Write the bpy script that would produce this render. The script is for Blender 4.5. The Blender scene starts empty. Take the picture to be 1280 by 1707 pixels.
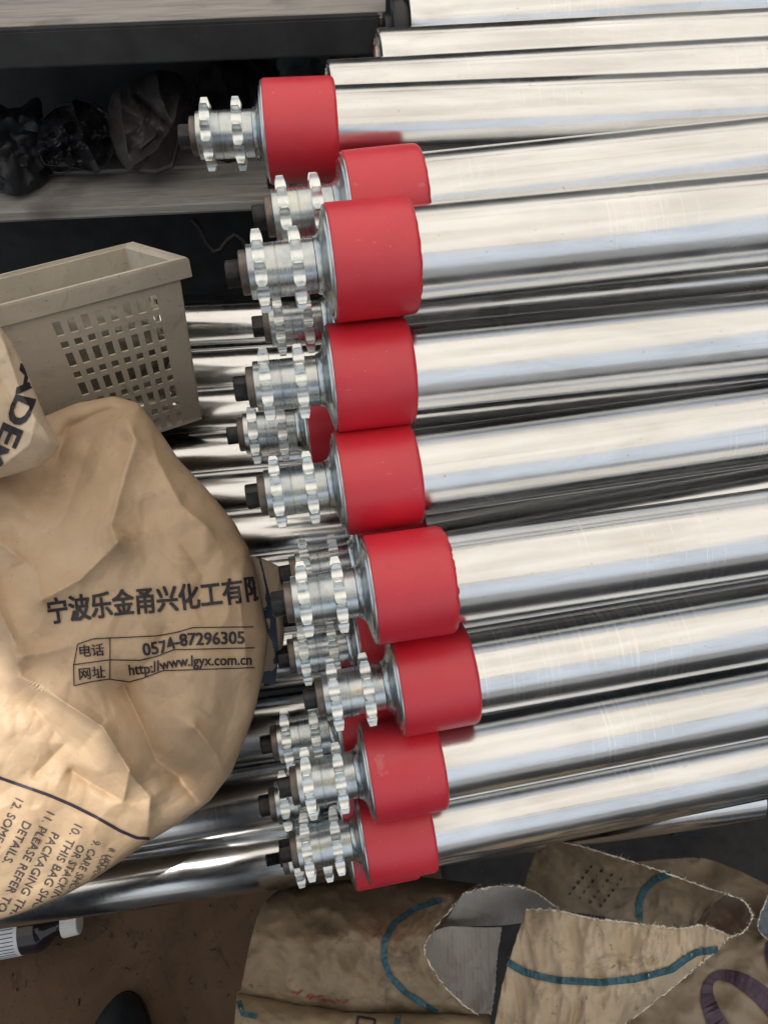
import bpy, bmesh, math, random
import numpy as np
from mathutils import Vector, Matrix, noise as mnoise
random.seed(7); np.random.seed(7)
S = bpy.context.scene
COL = S.collection

# ------------------------------------------------------------------ camera
PITCH = math.radians(50)            # below the horizontal
CAMZ = 1.30
F = 1280.0                          # focal length in pixels of the 1280x1707 photograph
RIGHT = Vector((1, 0, 0)); UPC = Vector((0, math.sin(PITCH), math.cos(PITCH)))
FWD = Vector((0, math.cos(PITCH), -math.sin(PITCH))); CAM = Vector((0, 0, CAMZ))
cd = bpy.data.cameras.new('camera'); cam = bpy.data.objects.new('camera', cd); COL.objects.link(cam)
cam.location = CAM; cam.rotation_euler = (math.radians(90) - PITCH, 0, 0)
cd.sensor_fit = 'VERTICAL'; cd.sensor_height = 36; cd.lens = 36 * F / 1707
cd.clip_start = 0.02; cd.clip_end = 500
S.camera = cam

def C(x, y, z):
    "camera-aligned millimetres (right, up, away) to world metres"
    return CAM + RIGHT * (x / 1000) + UPC * (y / 1000) + FWD * (z / 1000)
def P(px, py, Z):
    "point of the photograph at distance Z (mm) along the view axis"
    return C((px - 640) / F * Z, (853.5 - py) / F * Z, Z)

# ------------------------------------------------------------------ sky, sun, exposure
w = bpy.data.worlds.new('World'); S.world = w; w.use_nodes = True
nt = w.node_tree; nt.nodes.clear()
sky = nt.nodes.new('ShaderNodeTexSky'); sky.sky_type = 'NISHITA'; sky.sun_disc = False
SUN_EL, SUN_AZ = math.radians(65), math.radians(-140)      # azimuth from +Y towards +X
sky.sun_elevation = SUN_EL; sky.sun_rotation = SUN_AZ; sky.dust_density = 4.0; sky.air_density = 1.2
bg = nt.nodes.new('ShaderNodeBackground'); bg.inputs['Strength'].default_value = 0.15
wo = nt.nodes.new('ShaderNodeOutputWorld')
cn = nt.nodes.new('ShaderNodeTexNoise'); cn.inputs['Scale'].default_value = 2.2; cn.inputs['Detail'].default_value = 6
ctc = nt.nodes.new('ShaderNodeTexCoord'); nt.links.new(ctc.outputs['Generated'], cn.inputs['Vector'])
cr_ = nt.nodes.new('ShaderNodeMapRange'); cr_.inputs[1].default_value = .3; cr_.inputs[2].default_value = .6; cr_.inputs[3].default_value = .55; cr_.inputs[4].default_value = .95
cm = nt.nodes.new('ShaderNodeMix'); cm.data_type = 'RGBA'; cm.inputs[7].default_value = (6.9, 7.3, 7.9, 1)
nt.links.new(cn.outputs['Fac'], cr_.inputs[0]); nt.links.new(cr_.outputs[0], cm.inputs[0]); nt.links.new(sky.outputs[0], cm.inputs[6])
nt.links.new(cm.outputs[2], bg.inputs[0]); nt.links.new(bg.outputs[0], wo.inputs[0])
sd = bpy.data.lights.new('sun', 'SUN'); sd.energy = 5.0; sd.angle = math.radians(0.5); sd.color = (1, .955, .88)
so = bpy.data.objects.new('sun', sd); COL.objects.link(so); so.location = (0, 0, 8)
sdir = Vector((math.sin(SUN_AZ) * math.cos(SUN_EL), math.cos(SUN_AZ) * math.cos(SUN_EL), math.sin(SUN_EL)))
so.rotation_euler = sdir.to_track_quat('Z', 'Y').to_euler()
S.view_settings.view_transform = 'Standard'; S.view_settings.look = 'None'
S.view_settings.gamma = 1; S.view_settings.exposure = -0.3
S.render.engine = 'CYCLES'
S.cycles.use_denoising = True; S.cycles.max_bounces = 8; S.cycles.diffuse_bounces = 4
S.cycles.glossy_bounces = 4; S.cycles.transmission_bounces = 4; S.cycles.sample_clamp_indirect = 8
S.cycles.caustics_reflective = False; S.cycles.caustics_refractive = False

# ------------------------------------------------------------------ materials
class Mat:
    def __init__(s, name):
        s.m = bpy.data.materials.new(name); s.m.use_nodes = True
        s.n = s.m.node_tree.nodes; s.l = s.m.node_tree.links
        s.b = s.n['Principled BSDF']; s.o = s.n['Material Output']
        s.tc = s.n.new('ShaderNodeTexCoord')
    def map(s, scale, rot=(0, 0, 0), src='Object'):
        mp = s.n.new('ShaderNodeMapping'); mp.inputs['Scale'].default_value = scale; mp.inputs['Rotation'].default_value = rot
        oi = s.n.new('ShaderNodeObjectInfo'); ad = s.n.new('ShaderNodeVectorMath'); ad.operation = 'ADD'
        mu = s.n.new('ShaderNodeMath'); mu.operation = 'MULTIPLY'; mu.inputs[1].default_value = 17.3
        s.l.new(oi.outputs['Random'], mu.inputs[0]); s.l.new(s.tc.outputs[src], mp.inputs[0])
        s.l.new(mp.outputs[0], ad.inputs[0]); s.l.new(mu.outputs[0], ad.inputs[1]); return ad.outputs[0]
    def noise(s, vec, scale, detail=4, rough=.55, dist=0):
        t = s.n.new('ShaderNodeTexNoise'); t.inputs['Scale'].default_value = scale; t.inputs['Detail'].default_value = detail
        t.inputs['Roughness'].default_value = rough; t.inputs['Distortion'].default_value = dist
        s.l.new(vec, t.inputs['Vector']); return t.outputs['Fac']
    def ramp(s, fac, stops):
        r = s.n.new('ShaderNodeValToRGB'); e = r.color_ramp.elements
        while len(e) < len(stops): e.new(.5)
        for i, (p, c) in enumerate(stops):
            e[i].position = p; e[i].color = (*c, 1) if isinstance(c, tuple) else (c, c, c, 1)
        s.l.new(fac, r.inputs[0]); return r.outputs[0]
    def mix(s, fac, a, b, kind='MIX'):
        m = s.n.new('ShaderNodeMix'); m.data_type = 'RGBA'; m.blend_type = kind
        for sock, v in ((m.inputs[0], fac), (m.inputs[6], a), (m.inputs[7], b)):
            if isinstance(v, (int, float)): sock.default_value = v
            elif isinstance(v, tuple): sock.default_value = (*v, 1)
            else: s.l.new(v, sock)
        return m.outputs[2]
    def bump(s, h, dist, strength=1, prev=None):
        b = s.n.new('ShaderNodeBump'); b.inputs['Distance'].default_value = dist; b.inputs['Strength'].default_value = strength
        s.l.new(h, b.inputs['Height'])
        if prev: s.l.new(prev, b.inputs['Normal'])
        return b.outputs[0]
    def set(s, **k):
        for kk, v in k.items():
            i = s.b.inputs[kk.replace('_', ' ')]
            if isinstance(v, (int, float)): i.default_value = v
            elif isinstance(v, tuple): i.default_value = (*v, 1) if len(v) == 3 and i.type == 'RGBA' else v
            else: s.l.new(v, i)
        return s

def simple(name, col, rough=.6, metal=0, var=.25, scale=60, bump=.0004):
    m = Mat(name); v = m.map((1, 1, 1)); n = m.noise(v, scale, 6)
    lo = tuple(c * (1 - var) for c in col); hi = tuple(min(1, c * (1 + var)) for c in col)
    m.set(Base_Color=m.ramp(n, [(.3, lo), (.7, hi)]), Roughness=rough, Metallic=metal)
    if bump: m.set(Normal=m.bump(n, bump))
    return m.m

def mk_chrome():
    m = Mat('polished_steel')
    sm = m.noise(m.map((1.2, 4, 4)), 9, 5, .6, .6)             # cloudy smears
    st = m.noise(m.map((.35, 60, 60)), 5, 3, .6)               # fine lengthwise drawing lines
    ci = m.noise(m.map((160, 3, 3)), 4, 4, .7)                 # faint hoop-wise polishing marks
    patch = m.noise(m.map((2, 2, 2)), 4, 3)
    pm = m.ramp(patch, [(.52, 0.0), (.66, 1.0)])
    rr = m.ramp(sm, [(.3, .12), (.72, .28)])
    rc = m.mix(pm, rr, m.ramp(ci, [(.35, .10), (.7, .26)]))
    col = m.ramp(sm, [(.25, (.63, .63, .62)), (.5, (.75, .76, .765)), (.7, (.84, .85, .86))])
    s2 = m.noise(m.map((3, 30, 30)), 7, 5, .7, .3); col = m.mix(m.ramp(s2, [(.55, 0.0), (.75, .35)]), col, (.60, .57, .52))
    hl = m.mix(1.0, m.ramp(ci, [(.56, 0.0), (.64, .55)]), pm, 'MULTIPLY'); col = m.mix(hl, col, (.97, .95, .90))
    ln = m.noise(m.map((.8, 120, 120)), 4, 3, .6); col = m.mix(m.ramp(ln, [(.60, 0.0), (.70, .30)]), col, (.50, .49, .48))
    sp = m.noise(m.map((9, 9, 9)), 40, 2)
    col = m.mix(m.ramp(sp, [(.22, .8), (.26, 0.0)]), col, (.25, .2, .15))
    n1 = m.bump(st, .00003, 1.0); n2 = m.bump(sm, .0005, .35, n1); n3 = m.bump(ci, .00002, .6, n2)
    m.set(Base_Color=col, Metallic=1.0, Roughness=rc, Normal=n3); return m.m
def mk_zinc():
    m = Mat('zinc_plated_steel')
    ci = m.noise(m.map((420, 6, 6)), 4, 4, .7); bl = m.noise(m.map((1, 1, 1)), 70, 4)
    col = m.ramp(bl, [(.3, (.40, .45, .49)), (.5, (.56, .61, .64)), (.66, (.66, .68, .62)), (.8, (.52, .46, .33))])
    col = m.mix(m.ramp(ci, [(.30, .30), (.42, 0.0)]), col, (.42, .45, .47))
    n = m.bump(ci, .000012, .5); n = m.bump(bl, .0002, .2, n)
    m.set(Base_Color=col, Metallic=1.0, Roughness=m.ramp(ci, [(.3, .20), (.7, .36)]), Normal=n); return m.m
def mk_teeth():
    m = Mat('zinc_plated_teeth')
    bl = m.noise(m.map((1, 1, 1)), 160, 5, .65); gr = m.noise(m.map((40, 200, 200)), 4, 3)
    col = m.ramp(bl, [(.3, (.66, .73, .74)), (.55, (.86, .90, .90)), (.75, (.94, .96, .95))])
    n = m.bump(gr, .0001, .5)
    m.set(Base_Color=col, Metallic=1.0, Roughness=m.ramp(bl, [(.3, .24), (.7, .42)]), Normal=n); return m.m
def mk_red():
    m = Mat('red_polyurethane')
    g = m.noise(m.map((1, 1, 1)), 28, 5); f = m.noise(m.map((300, 10, 10)), 4, 3); d = m.noise(m.map((1, 1, 1)), 380, 2)
    col = m.ramp(g, [(.3, (.68, .020, .046)), (.7, (.75, .032, .060))])
    col = m.mix(m.ramp(d, [(.74, 0.0), (.78, .6)]), col, (.75, .35, .35))
    gr = m.noise(m.map((.6, 1, 1)), 42, 6, .7, 1.0); col = m.mix(m.ramp(gr, [(.60, 0.0), (.78, .3)]), col, (.30, .02, .03))
    sc = m.noise(m.map((14, 1.5, 90)), 6, 3, .6); col = m.mix(m.ramp(sc, [(.68, 0.0), (.74, .35)]), col, (.75, .25, .26))
    n = m.bump(f, .00008, .6); n = m.bump(g, .0006, .12, n)
    m.set(Base_Color=col, Roughness=m.ramp(g, [(.3, .38), (.7, .48)]), Subsurface_Weight=.5, Subsurface_Radius=(.012, .002, .002),
          Subsurface_Scale=1.0, Normal=n, Specular_IOR_Level=.9); return m.m
def mk_kraft(name, c0, c1, stain=(.16, .10, .05), amt=.5, fib=(1, 1, 1), rough=.5, weave=0, facet=.2):
    m = Mat(name); v = m.map((1, 1, 1), src='Generated' if False else 'Object')
    a = m.noise(v, 9, 6, .6, .8); b = m.noise(m.map(fib), 70, 5, .65); c = m.noise(v, 24, 6, .7, 1.5)
    col = m.ramp(a, [(.3, c0), (.7, c1)])
    col = m.mix(m.ramp(c, [(.56, 0.0), (.72, amt)]), col, stain)
    dk = m.noise(m.map((1.0, 1, 3)), 150, 3)
    col = m.mix(m.ramp(dk, [(.67, 0.0), (.72, amt * .8)]), col, tuple(x * .6 for x in stain))
    n = m.bump(b, .0005, .4); n = m.bump(a, .006, .35, n); n = m.bump(c, .0018, .3, n)
    vo = m.n.new('ShaderNodeTexVoronoi'); vo.inputs['Scale'].default_value = 15; vd = m.n.new('ShaderNodeVectorMath'); vd.operation = 'ADD'
    vn = m.n.new('ShaderNodeTexNoise'); vn.inputs['Scale'].default_value = 8; vs_ = m.n.new('ShaderNodeVectorMath'); vs_.operation = 'SCALE'; vs_.inputs['Scale'].default_value = .12
    m.l.new(v, vn.inputs['Vector']); m.l.new(vn.outputs['Color'], vs_.inputs[0]); m.l.new(v, vd.inputs[0]); m.l.new(vs_.outputs[0], vd.inputs[1]); m.l.new(vd.outputs[0], vo.inputs['Vector'])
    if facet: n = m.bump(vo.outputs['Distance'], .010, facet, n)
    if weave:
        wv = m.n.new('ShaderNodeTexWave'); wv.inputs['Scale'].default_value = weave; wv.inputs['Distortion'].default_value = 1.5
        m.l.new(m.map((1, 1, .2)), wv.inputs['Vector']); n = m.bump(wv.outputs['Fac'], .0005, .4, n)
    m.set(Base_Color=col, Roughness=rough, Normal=n, Specular_IOR_Level=.35); return m.m
def mk_wood():
    m = Mat('weathered_wood'); g = m.noise(m.map((1.2, 14, 14)), 6, 7, .65, 1.2); k = m.noise(m.map((1, 1, 1)), 7, 4)
    col = m.ramp(g, [(.25, (.22, .205, .19)), (.5, (.40, .38, .36)), (.8, (.52, .505, .48))])
    col = m.mix(m.ramp(k, [(.55, 0.0), (.68, .7)]), col, (.12, .10, .09))
    m.set(Base_Color=col, Roughness=.8, Normal=m.bump(g, .002, .6)); return m.m
def mk_roof():
    m = Mat('unseen_cream_roofing'); g = m.noise(m.map((1, .6, 1)), 1.1, 6, .62, .8)
    col = m.ramp(g, [(.3, (.52, .47, .40)), (.5, (.68, .62, .545)), (.7, (.84, .78, .70))])  # mottled so that the unseen roof's reflection varies along the tubes
    t = m.n.new('ShaderNodeBsdfTranslucent'); d = m.n.new('ShaderNodeBsdfDiffuse'); x = m.n.new('ShaderNodeMixShader')
    m.l.new(col, t.inputs[0]); m.l.new(col, d.inputs[0]); x.inputs[0].default_value = .12
    m.l.new(t.outputs[0], x.inputs[1]); m.l.new(d.outputs[0], x.inputs[2]); m.l.new(x.outputs[0], m.o.inputs[0]); return m.m
def mk_floor():
    m = Mat('stained_concrete'); v = m.map((1, 1, 1)); a = m.noise(v, 3, 7, .6, .5); b = m.noise(v, 40, 5)
    col = m.ramp(a, [(.3, (.014, .014, .015)), (.7, (.032, .031, .030))]); col = m.mix(.3, col, m.ramp(b, [(.3, .015), (.7, .07)]))
    m.set(Base_Color=col, Roughness=.8, Normal=m.bump(b, .003, .4)); return m.m

CH, ZN, TE, RED = mk_chrome(), mk_zinc(), mk_teeth(), mk_red()
DARK = simple('black_oxide_steel', (.035, .034, .035), .42, .6, .5, 120, .0003)
SEAL = simple('dull_bearing_steel', (.20, .17, .15), .45, .8, .35, 90, .0002)
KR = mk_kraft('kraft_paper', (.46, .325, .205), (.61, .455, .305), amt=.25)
KR2 = mk_kraft('pale_kraft_paper', (.58, .46, .33), (.70, .57, .42), amt=.2)
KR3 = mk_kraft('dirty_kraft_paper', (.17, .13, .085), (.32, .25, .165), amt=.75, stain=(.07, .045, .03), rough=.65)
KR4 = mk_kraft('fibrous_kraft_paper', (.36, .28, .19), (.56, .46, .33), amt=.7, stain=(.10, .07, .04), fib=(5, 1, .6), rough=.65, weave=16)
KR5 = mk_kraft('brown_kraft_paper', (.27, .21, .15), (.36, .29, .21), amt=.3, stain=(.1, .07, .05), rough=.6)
LIN = mk_kraft('grey_woven_lining', (.30, .28, .26), (.42, .40, .38), amt=.3, stain=(.15, .13, .12), rough=.6, weave=90)
TORN = simple('torn_paper_fibre', (.72, .66, .56), .9, 0, .2, 300)
INK = simple('black_ink', (.022, .018, .024), .55, 0, .3, 200, 0)
INKP = simple('violet_black_ink', (.03, .025, .045), .5, 0, .3, 200, 0)
INKT = simple('grey_ink', (.085, .075, .085), .6, 0, .3, 200, 0)
INKB = simple('teal_ink', (.035, .10, .13), .6, 0, .5, 200, 0)
INKU = simple('navy_print', (.015, .03, .06), .5, 0, .3, 60, 0)
INKR = simple('faded_red_ink', (.30, .05, .04), .6, 0, .4, 200, 0)
INKV = simple('dark_purple_ink', (.075, .045, .075), .6, 0, .3, 200, 0)
WOOD, ROOF, FLOOR = mk_wood(), mk_roof(), mk_floor()
PAINT = simple('charcoal_painted_steel', (.035, .037, .040), .6, .2, .3, 30)
BASK = mk_kraft('grimy_cream_plastic', (.50, .455, .375), (.63, .58, .49), stain=(.2, .165, .115), amt=.55, rough=.45, facet=0)
BLK = simple('black_plastic', (.02, .02, .024), .35, 0, .4, 30)
GRYB = simple('grey_brown_sheeting', (.06, .053, .052), .5, 0, .35, 12)
WALL = simple('unseen_shed_wall', (.34, .36, .38), .85, 0, .3, 3, 0)
CARD = mk_kraft('brown_cardboard', (.07, .042, .024), (.13, .078, .043), stain=(.02, .014, .01), amt=.8, rough=.85, facet=0)
WHITE = simple('white_plastic', (.62, .62, .60), .4, 0, .1, 20)
PAPR = simple('white_label_paper', (.62, .64, .66), .5, 0, .1, 60, 0)
GLASS = simple('dark_brown_glass', (.02, .016, .018), .12, 0, .3, 20, 0)
SHOE = simple('black_shoe_leather', (.012, .014, .018), .5, 0, .4, 60)

# ------------------------------------------------------------------ builders
def mesh(name, verts, faces, smooth=True, sharp=None):
    me = bpy.data.meshes.new(name); me.from_pydata([tuple(v) for v in verts], [], faces); me.update()
    if smooth:
        me.polygons.foreach_set('use_smooth', [True] * len(me.polygons))
        if sharp: me.set_sharp_from_angle(angle=math.radians(sharp))
    return me
def obj(name, me, mat=None, parent=None):
    if mat and not me.materials: me.materials.append(mat)
    o = bpy.data.objects.new(name, me); COL.objects.link(o)
    if parent: o.parent = parent
    return o
def tag(o, label=None, cat=None, group=None, kind=None):
    for k, v in (('label', label), ('category', cat), ('group', group), ('kind', kind)):
        if v: o[k] = v
    return o
def empty(name, loc=(0, 0, 0)):
    o = bpy.data.objects.new(name, None); o.empty_display_size = .02; COL.objects.link(o); o.location = loc; return o
def lathe(prof, n=72, jitter=0):
    "profile of (x, r) in mm around the X axis"
    V = []; Fc = []
    for (x, r) in prof:
        for i in range(n):
            a = 2 * math.pi * i / n
            dr = jitter * (mnoise.noise(Vector((math.cos(a) * 5, math.sin(a) * 5, x * .3))) + .9 * mnoise.noise(Vector((math.cos(a) * 14, math.sin(a) * 14, x)))) * (x > 48) if jitter else 0
            V.append(((x + dr) / 1000, r * math.cos(a) / 1000, r * math.sin(a) / 1000))
    for k in range(len(prof) - 1):
        for i in range(n):
            j = (i + 1) % n
            Fc.append((k * n + i, k * n + j, (k + 1) * n + j, (k + 1) * n + i))
    return V, Fc
def lathe_me(name, prof, n=72, sharp=35, jitter=0): return mesh(name, *lathe(prof, n, jitter), sharp=sharp)
def box(bm, c, sz, M=None):
    r = bmesh.ops.create_cube(bm, size=1); vs = r['verts']
    bmesh.ops.scale(bm, vec=sz, verts=vs); bmesh.ops.translate(bm, vec=c, verts=vs)
    if M: bmesh.ops.transform(bm, matrix=M, verts=vs)
    return vs
def bm_me(name, bm, bevel=0, smooth=False):
    if bevel: bmesh.ops.bevel(bm, geom=bm.edges[:], offset=bevel, segments=2, affect='EDGES', profile=.6)
    me = bpy.data.meshes.new(name); bm.to_mesh(me); bm.free()
    if smooth: me.polygons.foreach_set('use_smooth', [True] * len(me.polygons)); me.set_sharp_from_angle(angle=math.radians(35))
    return me

def sprocket_me():
    N, PR, RR, TIP, IN = 11, 25.3, 6.6, 25.3, 15.0
    out = []
    for k in range(N):
        a0 = 2 * math.pi * k / N                       # gap centre
        for t in range(-6, 7):
            ph = math.radians(t * 13)
            cx, cy = PR, 0
            x = cx - RR * math.cos(ph); y = cy + RR * math.sin(ph)
            out.append((math.hypot(x, y), a0 + math.atan2(y, x)))
        half = math.pi / N
        for r, d in ((25.25, .955), (25.25, 1.045)):
            out.append((r, a0 + half * d))
    n = len(out); V = []; Fc = []
    def th(r): return 3.6 if r < 19.5 else 3.6 - 1.35 * ((r - 19.5) / 5.8) ** 1.5
    def put(r, a, x): V.append((x / 1000, r * math.cos(a) / 1000, r * math.sin(a) / 1000))
    for s in (-1, 1):
        for (r, a) in out: put(IN, a, s * 3.6)
        for (r, a) in out: put(min(r, 18.6) - .02, a, s * 3.6)
        for (r, a) in out: put(min(r, 22.3) - .01, a, s * th(min(r, 22.3)))
        for (r, a) in out: put(r, a, s * th(r))
    for si, s in enumerate((-1, 1)):
        b = si * 4 * n
        for k in range(3):
            for i in range(n):
                j = (i + 1) % n; q = (b + k * n + i, b + k * n + j, b + (k + 1) * n + j, b + (k + 1) * n + i)
                Fc.append(q if s < 0 else q[::-1])
    for i in range(n):
        j = (i + 1) % n
        Fc.append((3 * n + i, 3 * n + j, 7 * n + j, 7 * n + i))
    return mesh('sprocket', V, Fc, sharp=24)

ME = {}
LT = 860
ME['sleeve'] = [lathe_me('sleeve', [(.5, 30.2), (.5, 35.2), (1.2, 36), (26, 36.05), (47.6, 36), (49.6, 35.85), (51.2, 35.4), (52.3, 34.5), (52.9, 33.2), (53, 32), (53, 30)], 96, 40, j) for j in (.15, .5, 1.1)]
ME['tube'] = lathe_me('tube', [(1, 26), (1, 30)] + [(x, 30) for x in range(40, LT, 60)] + [(LT, 30), (LT + .5, 29.5), (LT + .5, 27), (LT - 20, 27)], 96)
ME['housing'] = lathe_me('housing', [(-9, 15.5), (-8.5, 17.2), (-6.5, 18.0), (-4.8, 20), (-3.4, 23.5), (-2.6, 27.5), (-2.0, 31.2), (-.9, 31.9), (-.9, 34.4), (-.3, 35.1), (.45, 35.1), (.45, 29)], 72, 30)
hp = [(-50, 12), (-50, 16.2), (-49.6, 16.6), (-33, 16.6), (-32.7, 16.3), (-32.2, 16.3), (-31.9, 16.6), (-9, 16.6), (-8.4, 15)]
ME['hub'] = lathe_me('hub', hp, 72, 30)
ME['sprocket'] = sprocket_me()
ME['bearing'] = lathe_me('bearing', [(-50.2, 8), (-50.2, 13.6), (-54.4, 13.6), (-55, 13), (-55, 11.5), (-54.5, 11), (-54.5, 7.5)], 56, 30)
def shaft_me(thread=False):
    prof = [(-50, 8.4), (-63, 8.4), (-63.8, 7.6), (-63.8, 0.05)]
    if thread:
        prof = [(-50, 8.4), (-57, 8.4), (-57, 5)]
        for k in range(9): prof += [(-57 - k * 1.2, 4.2), (-57.6 - k * 1.2, 5)]
        prof += [(-68.5, 4.4), (-68.8, .05)]
    V, Fc = lathe(prof, 48)
    V = [(x, max(-.0068, min(.0068, y)), z) for x, y, z in V]          # two milled flats
    return mesh('shaft', V, Fc, sharp=30)
ME['shaft'] = shaft_me(); ME['shaft_t'] = shaft_me(True)
for me, mt in (('tube', CH), ('housing', ZN), ('hub', ZN), ('sprocket', TE), ('bearing', SEAL), ('shaft', DARK), ('shaft_t', DARK)):
    ME[me].materials.append(mt)
for q in ME['sleeve']: q.materials.append(RED)

def axis_frame(P0, P1, roll):
    X = (P1 - P0).normalized(); Zu = Vector((0, 0, 1)); Y = Zu.cross(X).normalized(); Z = X.cross(Y)
    return Matrix((X, Y, Z)).transposed() @ Matrix.Rotation(roll, 3, 'X')
def far_z(x0, Z0, x1=1280, tilt=6.0):
    t = math.tan(math.radians(tilt)); a, b = (x0 - 640) / F * Z0, (x1 - 640) / F
    return (Z0 - t * a) / (1 - t * b)

def roller(px, py, Z0, y1, label, group, thread=False, edge=0, tilt=6.0, dz1=0):
    P0 = P(px, py, Z0); P1 = P(1280, y1, far_z(px, Z0, tilt=tilt) + dz1)
    R = axis_frame(P0, P1, random.uniform(0, 6.28)); X = (P1 - P0).normalized()
    t = empty('conveyor_roller', P0 + X * .0425); t.rotation_euler = R.to_euler()
    tag(t, label, 'conveyor roller', group)
    obj('tube', ME['tube'], None, t); obj('sleeve', ME['sleeve'][edge], None, t); obj('housing', ME['housing'], None, t)
    obj('hub', ME['hub'], None, t)
    for x in (-42.5, -19.8):
        s = obj('sprocket', ME['sprocket'], None, t); s.location = (x / 1000, 0, 0); s.rotation_euler = (random.uniform(-.02, .02) + .12 * (x > -30), 0, 0)
    obj('bearing', ME['bearing'], None, t); obj('shaft', ME['shaft_t' if thread else 'shaft'], None, t)
    return t

GU, GL = 'conveyor rollers of the upper layer', 'conveyor rollers of the lower layer'
upper = [
 (348, 226, 572, 185, 'topmost roller in the photo, red sleeve overhanging the dark rack shelf', 0, 4),
 (474, 358, 524, 268, 'roller whose red sleeve is half hidden between the topmost roller and the biggest red sleeve', 1, 6),
 (435, 452, 476, 366, 'nearest roller with the largest looking red sleeve, just right of the plastic basket', 1, 6),
 (445, 643, 508, 555, 'roller with red sleeve touching the underside of the biggest red sleeve', 0, 6),
 (463, 821, 523, 706, 'roller with a red dash on its steel housing, in the middle of the pile', 0, 6),
 (508, 1000, 500, 886, 'roller with ragged right edge on its red sleeve, level with the Chinese lettering', 2, 6),
 (558, 1158, 530, 1033, 'roller whose red sleeve sticks out farthest to the right', 0, 6),
 (515, 1305, 552, 1158, 'second lowest of the upper rollers, red sleeve above the bottom one', 0, 6),
 (513, 1411, 590, 1258, 'bottom roller of the upper layer, tube just above the torn sacks', 0, 6)]
for x, y, z, y1, lb, ed, tl in upper: roller(x, y, z, y1, lb, GU, edge=ed, tilt=tl)
lower = [
 (466, 541, 612, 462, 'lower roller peeking out beneath the biggest red sleeve, sprockets beside its hub', False),
 (424, 722, 618, 632, 'lower roller farthest left, black shaft end right of the basket bottom', False),
 (512, 952, 600, 812, 'lower roller whose sprockets rise above the hub next to the Chinese lettering', False),
 (508, 1090, 606, 965, 'lower roller with yellowish hub, between the ragged sleeve and the farthest right one', False),
 (480, 1234, 612, 1085, 'lower roller at the edge of the sack, right of its lowest printed box', False),
 (477, 1336, 618, 1182, 'lower roller mostly hidden behind the shaft of the second lowest upper roller', False),
 (497, 1424, 628, 1268, 'bottommost roller with a threaded bolt end, partly behind the bottom red sleeve', True)]
for x, y, z, y1, lb, th in lower: roller(x, y, z, y1, lb, GL, thread=th)
roller(486, 296, 665, 238, 'dull red sleeve showing as a sliver under the topmost red sleeve', GL, tilt=5)
roller(592, 1118, 640, 968, 'red sleeve just showing above the farthest right red sleeve', GL)
roller(586, 1200, 640, 1050, 'dark red sleeve showing as a strip under the farthest right red sleeve', GL)

# plain tubes -------------------------------------------------------
def tube_me(L, r=28.5, cap=False):
    prof = [(10, r - 3), (2, r - 3), (.2, r - 2.6), (0, r - 2), (.6, r - .6), (2, r)] + [(x, r) for x in range(40, int(L), 60)] + [(L - 1, r), (L, r - .8), (L, r - 3), (L - 12, r - 3)]
    return lathe_me('tube', prof, 80)
def plain_tube(pa, pb, label, group, ext0=0, r=30, L=None):
    A, B = P(*pa), P(*pb); X = (B - A).normalized(); A = A - X * ext0
    L = L or (B - A).length * 1000
    me = tube_me(L, r); me.name = 'steel_tube'
    o = obj('steel_tube', me, CH); o.location = A; o.rotation_euler = axis_frame(A, B, random.uniform(0, 6)).to_euler()
    return tag(o, label, 'steel tube', group)
GT = 'plain steel tubes behind the upper rollers'
t1 = plain_tube((676, 44, 704), (1280, 4, 735), 'farthest plain steel tube with a black plug in its end, at the top edge', GT)
plain_tube((630, 116, 652), (1280, 77, 690), 'plain steel tube starting below the black plugged tube', GT)
plain_tube((549, 172, 612), (1280, 127, 655), 'plain steel tube lying against the topmost red roller', GT)
pl = obj('end_plug', lathe_me('end_plug', [(12, 22), (-4, 22), (-4, 26), (-12, 26), (-14, 24), (-14, 12), (-20, 12), (-20, .1)], 48, 30), BLK, t1)

GLT = 'steel tubes running out under the basket and sack'
lt = [(548, 842, -.05, 'upmost of the left hand tubes, ending the row right of the basket'),
      (628, 812, -.06, 'second tube down beside the basket corner, in the left hand stack'),
      (694, 790, -.07, 'tube passing right under the basket bottom corner'),
      (766, 768, -.08, 'tube in the left hand stack just above the sack shoulder'),
      (836, 748, -.09, 'tube in the left hand stack coming out at the middle of the sack edge'),
      (905, 728, -.10, 'tube in the left hand stack just above the navy printed sack side'),
      (985, 712, -.11, 'tube in the left hand stack hidden behind the navy printed sack side'),
      (1110, 700, -.13, 'dark reflecting tube at the sack edge, upmost of the lower left tubes'),
      (1230, 690, -.15, 'dark reflecting tube beside the lower right side of the sack'),
      (1342, 682, -.17, 'dark tube coming out from the sack tip, second from the bottom'),
      (1438, 686, -.14, 'lowest tube of the pile, above the small bottle on the floor')]
for y, z, sl, lb in lt:
    plain_tube((-150, y - 500 * sl + 0, z), (1250, y + 900 * sl, z + 45), lb, GLT)

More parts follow.
